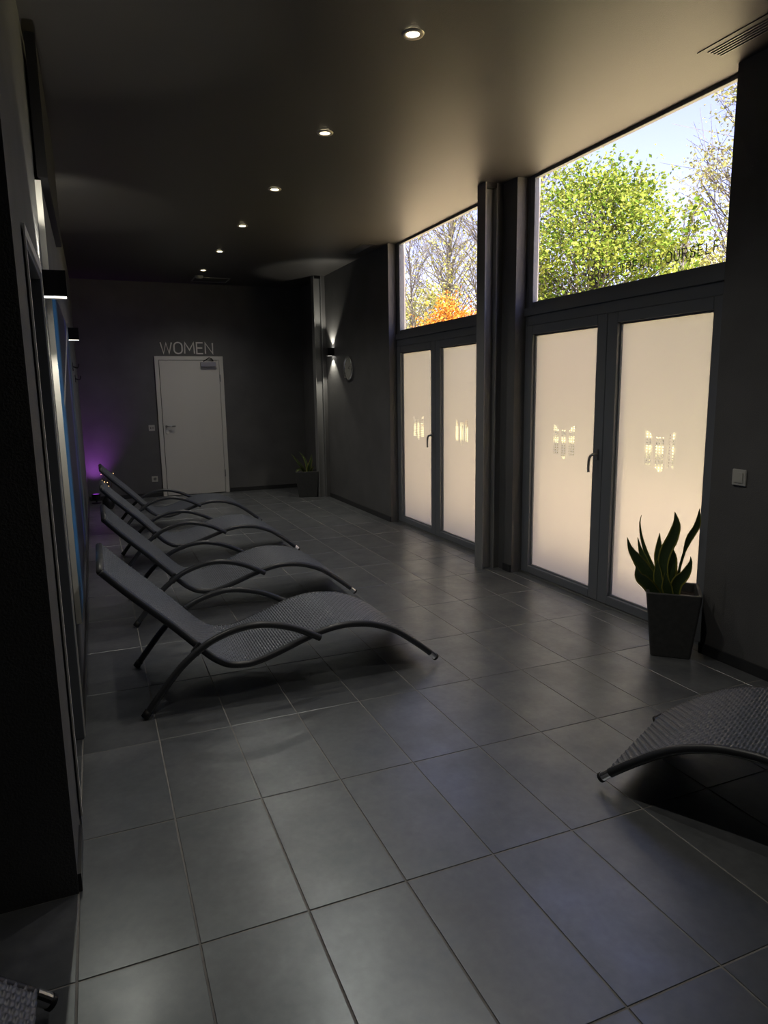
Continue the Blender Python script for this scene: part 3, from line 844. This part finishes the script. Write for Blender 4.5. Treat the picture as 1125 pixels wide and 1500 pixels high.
# local frame of the pot: x runs right as seen from the room, y runs away towards the window. PX converts leaf sketches: 1 unit = 1 m
def LF(pts, w, yo=0.0, nrm=(0, -1, .05)):
    blade(sp, [(a - .034 * min(1, (b - .30) / .12), yo + c, b) for a, b, c in pts], [q * 1.22 for q in w], nrm)
Z0 = .30
LF([(-.050, Z0, 0), (-.085, .42, -.01), (-.140, .50, -.02), (-.190, .57, -.03), (-.213, .640, -.04)], [.016, .024, .030, .027, .014, .001], -.02)
LF([(-.050, Z0, 0), (-.070, .44, .01), (-.110, .53, .02), (-.140, .62, .03), (-.152, .70, .03), (-.146, .745, .03)], [.012, .013, .012, .011, .008, .005, .001], .03, (.4, -.9, 0))
LF([(-.060, Z0, 0), (-.095, .45, 0), (-.140, .55, .01), (-.160, .625, .01)], [.012, .016, .015, .001], .02)
LF([(-.060, Z0, 0), (-.105, .39, -.02), (-.145, .44, -.04), (-.160, .495, -.05)], [.018, .028, .026, .001], -.05)
LF([(-.015, Z0, 0), (-.022, .46, 0), (-.018, .56, 0), (.012, .64, -.01), (.030, .72, -.01), (.018, .788, -.01)], [.014, .018, .020, .025, .026, .020, .001], -.03)
LF([(-.030, Z0, 0), (-.035, .45, 0), (-.048, .57, .01), (-.048, .652, .01)], [.016, .022, .022, .001], .04)
LF([(-.005, Z0, 0), (.008, .42, 0), (.016, .52, 0), (.012, .575, 0), (.008, .606, 0)], [.018, .030, .036, .024, .001], .02)
LF([(-.035, Z0, 0), (-.048, .40, 0), (-.052, .48, 0), (-.056, .530, 0)], [.016, .024, .018, .001], -.04)
LF([(.030, Z0, 0), (.060, .43, .01), (.078, .53, .02), (.102, .625, .02), (.138, .70, .03), (.146, .792, .03)], [.008, .007, .006, .007, .017, .015, .001], .05, (.3, -.95, 0))
LF([(.005, Z0, 0), (.040, .40, -.01), (.085, .465, -.03), (.106, .53, -.04), (.104, .562, -.04)], [.018, .024, .026, .016, .001], -.05)
LF([(-.010, Z0, 0), (-.012, .38, -.01), (-.014, .47, -.02)], [.018, .024, .001], -.06)

sp2 = thing('potted_snake_plant', 'small sparse snake plant in black planter in the far corner by steel column', 'plant', (2.86, 7.66, 0), math.radians(-17))
planter(sp2, .125, .165, .36)
def LF2(pts, w, nrm=(0, -1, .1)): blade(sp2, [(a, c, b) for a, b, c in pts], w, nrm, n=14)
LF2([(-.02, .31, 0), (-.06, .40, -.03), (-.15, .52, -.05), (-.215, .605, -.06)], [.012, .016, .014, .001])
LF2([(-.02, .31, 0), (-.09, .42, -.04), (-.13, .47, -.06), (-.15, .52, -.06)], [.010, .012, .010, .001])
LF2([(.0, .31, 0), (-.01, .45, .02), (-.05, .55, .03), (-.11, .625, .03)], [.012, .018, .015, .001])
LF2([(.02, .31, 0), (.03, .42, -.03), (.055, .50, -.04), (.065, .590, -.04)], [.016, .030, .020, .001])
LF2([(.03, .31, 0), (.06, .38, -.05), (.10, .43, -.07)], [.012, .018, .001])
LF2([(-.03, .31, -.02), (-.07, .385, -.07), (-.13, .385, -.12), (-.17, .33, -.15)], [.012, .018, .015, .001])

# purple LED spot and twig lights in the far left corner
pl = thing('floor_spotlight', 'small black floor spotlight glowing purple in the corner by the end wall', 'spotlight', (.10, 8.36, 0))
MB().lathe([(.06, 0), (.06, .012), (.012, .016), (.012, .05)], 20).build('base', 'black', pl)
MB().lathe([(.045, .05), (.055, .06), (.055, .13), (.048, .13)], 20, caps=False).build('housing', 'black', pl)
MB().lathe([(.0, .125), (.048, .125)], 20).build('lens', 'purple', pl)
spot('purple_beam', pl, (0, .0, .14), (.02, .42, 1.0), 9.0, (.42, .09, .66), 80, 1.0, .04)
tv = thing('twig_vase', 'dark vase of dried twigs with warm fairy lights behind the loungers', 'vase', (.24, 7.80, 0))
MB().lathe([(.05, 0), (.075, .04), (.07, .12), (.035, .17), (.04, .19)], 20).build('vase', 'black', tv, smooth=True)
for q in range(9):
    a = q * .7; e = Vector((.12 * math.cos(a) * random.uniform(.3, 1), .12 * math.sin(a) * random.uniform(.3, 1), random.uniform(.36, .55)))
    MB().tube([(0, 0, .10), e * .55 + Vector((.01, 0, .05)), e], .0025, 5).build('twig', 'twig', tv)
    bpos = e * random.uniform(.55, 1)
    MB().lathe([(.0, -.005), (.005, 0), (.0, .005)], 8, 'z', tuple(bpos)).build('bulb', 'warm_bulb', tv)

# ------------------------------------------------------------------ outside: terrace, lawn, trees
tag(MB().box(3.322, 7.1, -14, 24, -.35, -.06).build('terrace', 'paving'), 'pale sunlit terrace outside the windows', kind='structure')
tag(MB().box(7.1, 60, -30, 70, -.40, -.10).build('lawn', 'lawn'), 'sunlit lawn beyond the terrace', kind='structure')

def leaf_quad(v, f, p, size, rnd):
    a = Vector((rnd.gauss(0, 1), rnd.gauss(0, 1), rnd.gauss(0, .7))).normalized()
    b = a.cross(Vector((rnd.gauss(0, 1), rnd.gauss(0, 1), rnd.gauss(0, 1)))).normalized(); c = a.cross(b)
    n = len(v); s = size * rnd.uniform(.6, 1.3)
    v += [tuple(p - a * s * .5), tuple(p + b * s * .33 + c * s * .08), tuple(p + a * s * .55), tuple(p - b * s * .33 + c * s * .08)]
    f += [(n, n + 1, n + 2), (n, n + 2, n + 3)]

def tree(name, label, cat, base, height, crown, leafmat, clusters, per, size, cl_r, seed, trunk_r=.09, lean=(0, 0), twigs=0, group=None, shell=.55, fork=None):
    """crown: (cx, cy, cz, rx, ry, rz) relative to base"""
    rnd = random.Random(seed)
    t = thing(name, label, cat, base, group=group)
    cx, cy_, cz, rx, ry, rz = crown
    top = Vector((lean[0], lean[1], height))
    tp = [Vector((0, 0, 0))]
    for k in range(1, 9):
        q = top * (k / 8); tp.append(q + Vector((rnd.uniform(-.06, .06), rnd.uniform(-.06, .06), 0)) * (height / 5))
    tr = MB().tube(smooth_path(tp, 20), lambda s: trunk_r * (1 - .82 * s), 7).build('trunk', 'bark', t, smooth=True)
    br = MB(); lv, lf = [], []
    def on_trunk(z):
        k = max(0, min(7.999, z / height * 8)); i = int(k); return tp[i].lerp(tp[i + 1], k - i)
    for c in range(clusters):
        while True:
            d = Vector((rnd.uniform(-1, 1), rnd.uniform(-1, 1), rnd.uniform(-1, 1)))
            if shell < d.length < 1 or (d.length < 1 and rnd.random() < .25): break
        pc = Vector((cx + d.x * rx, cy_ + d.y * ry, cz + d.z * rz))
        if pc.z < .3: continue
        z0 = min(height * .95, max(height * .18, pc.z - rnd.uniform(.45, 1.5) * (Vector((pc.x, pc.y)).length + .3)))
        s = on_trunk(z0); mid = s.lerp(pc, .5) + Vector((rnd.uniform(-.12, .12), rnd.uniform(-.12, .12), rnd.uniform(0, .2)))
        br.tube([s, mid, pc], lambda q, r=trunk_r * rnd.uniform(.10, .24): r * (1 - .75 * q) + .003, 4, caps=False)
        for w in range(twigs):
            e = pc + Vector((rnd.gauss(0, 1), rnd.gauss(0, 1), rnd.gauss(.5, 1))) * cl_r * 1.2
            br.tube([mid.lerp(pc, rnd.uniform(.2, 1)), e], lambda q: .007 * (1 - .6 * q), 3, caps=False)
        for k in range(per):
            g = Vector((rnd.gauss(0, 1), rnd.gauss(0, 1), rnd.gauss(0, .8))) * cl_r * .6
            leaf_quad(lv, lf, pc + g, size, rnd)
    b = br.build('branches', 'bark', t); tag(b, kind='stuff')
    if lv:
        me = bpy.data.meshes.new('foliage'); me.from_pydata(lv, [], lf); me.materials.append(M[leafmat])
        tag(link('foliage', me, t), kind='stuff')
    return t
G0 = -.10
tree('broadleaf_tree', 'dense bright green maple tree filling the near window', 'tree', (10.4, 11.0, G0), 5.9, (0, 0, 3.75, 1.75, 1.8, 2.5), 'leaf_green', 340, 95, .085, .36, 3, .10)
tree('broadleaf_tree', 'tall sparse tree with pale young leaves at the edge of the near window', 'tree', (10.5, 6.75, G0), 7.6, (0, 0, 4.9, 1.35, 1.15, 2.7), 'leaf_pale', 210, 34, .065, .30, 5, .07, twigs=3)
tree('young_tree', 'slender young tree with few leaf clumps beside the bright green maple', 'tree', (7.6, 5.70, G0), 3.95, (0, 0, 3.3, .26, .26, .75), 'leaf_green', 22, 26, .075, .13, 8, .028, twigs=1, shell=.2)
tree('leafy_shrub', 'big yellow-green shrub behind the sparse pale tree', 'shrub', (14.4, 11.9, G0), 4.6, (0, 0, 3.0, 1.15, 1.5, 1.75), 'leaf_yellow', 150, 60, .10, .36, 9, .05)
tree('leafy_shrub', 'dark green shrub standing behind the maple tree', 'shrub', (14.6, 16.7, G0), 4.6, (0, 0, 2.8, 1.1, 1.9, 1.8), 'leaf_green', 140, 44, .12, .36, 19, .06)
tree('copper_shrub', 'orange-leaved copper shrub outside the far window', 'shrub', (9.4, 15.6, G0), 3.6, (0, 0, 2.3, .95, 1.5, 1.75), 'leaf_orange', 190, 60, .085, .32, 11, .05)
tree('bare_tree', 'tall thin-leaved tree with upright trunk outside the far window', 'tree', (20.0, 35.7, G0), 18.0, (0, 0, 10.5, 2.9, 3.0, 6.6), 'leaf_yellow', 190, 9, .15, .7, 13, .21, twigs=7, shell=.3)
tree('bare_tree', 'leaning thin-leaved tree with forked trunk outside the far window', 'tree', (14.6, 23.8, G0), 11.8, (.2, -.4, 7.4, 1.6, 1.8, 4.2), 'leaf_yellow', 110, 14, .11, .45, 14, .125, lean=(.4, -1.0), twigs=6, shell=.3)
tree('bare_tree', 'thin bare tree with budding twigs at the clock-side edge of far window', 'tree', (10.6, 20.9, G0), 8.2, (0, 0, 5.2, 1.0, 1.5, 3.0), 'leaf_pale', 90, 10, .085, .36, 15, .06, twigs=6, shell=.3)
tree('bare_tree', 'bare twiggy tree far behind the maple tree', 'tree', (21.0, 28.4, G0), 13.5, (0, 0, 8.4, 2.5, 2.6, 5.0), 'leaf_pale', 170, 5, .13, .6, 16, .13, twigs=8, shell=.3)
tree('leafy_shrub', 'tall yellow-green bush beyond the copper shrub', 'shrub', (15.2, 29.2, G0), 6.4, (0, 0, 4.2, 1.4, 2.0, 2.4), 'leaf_yellow', 170, 40, .14, .45, 17, .07)
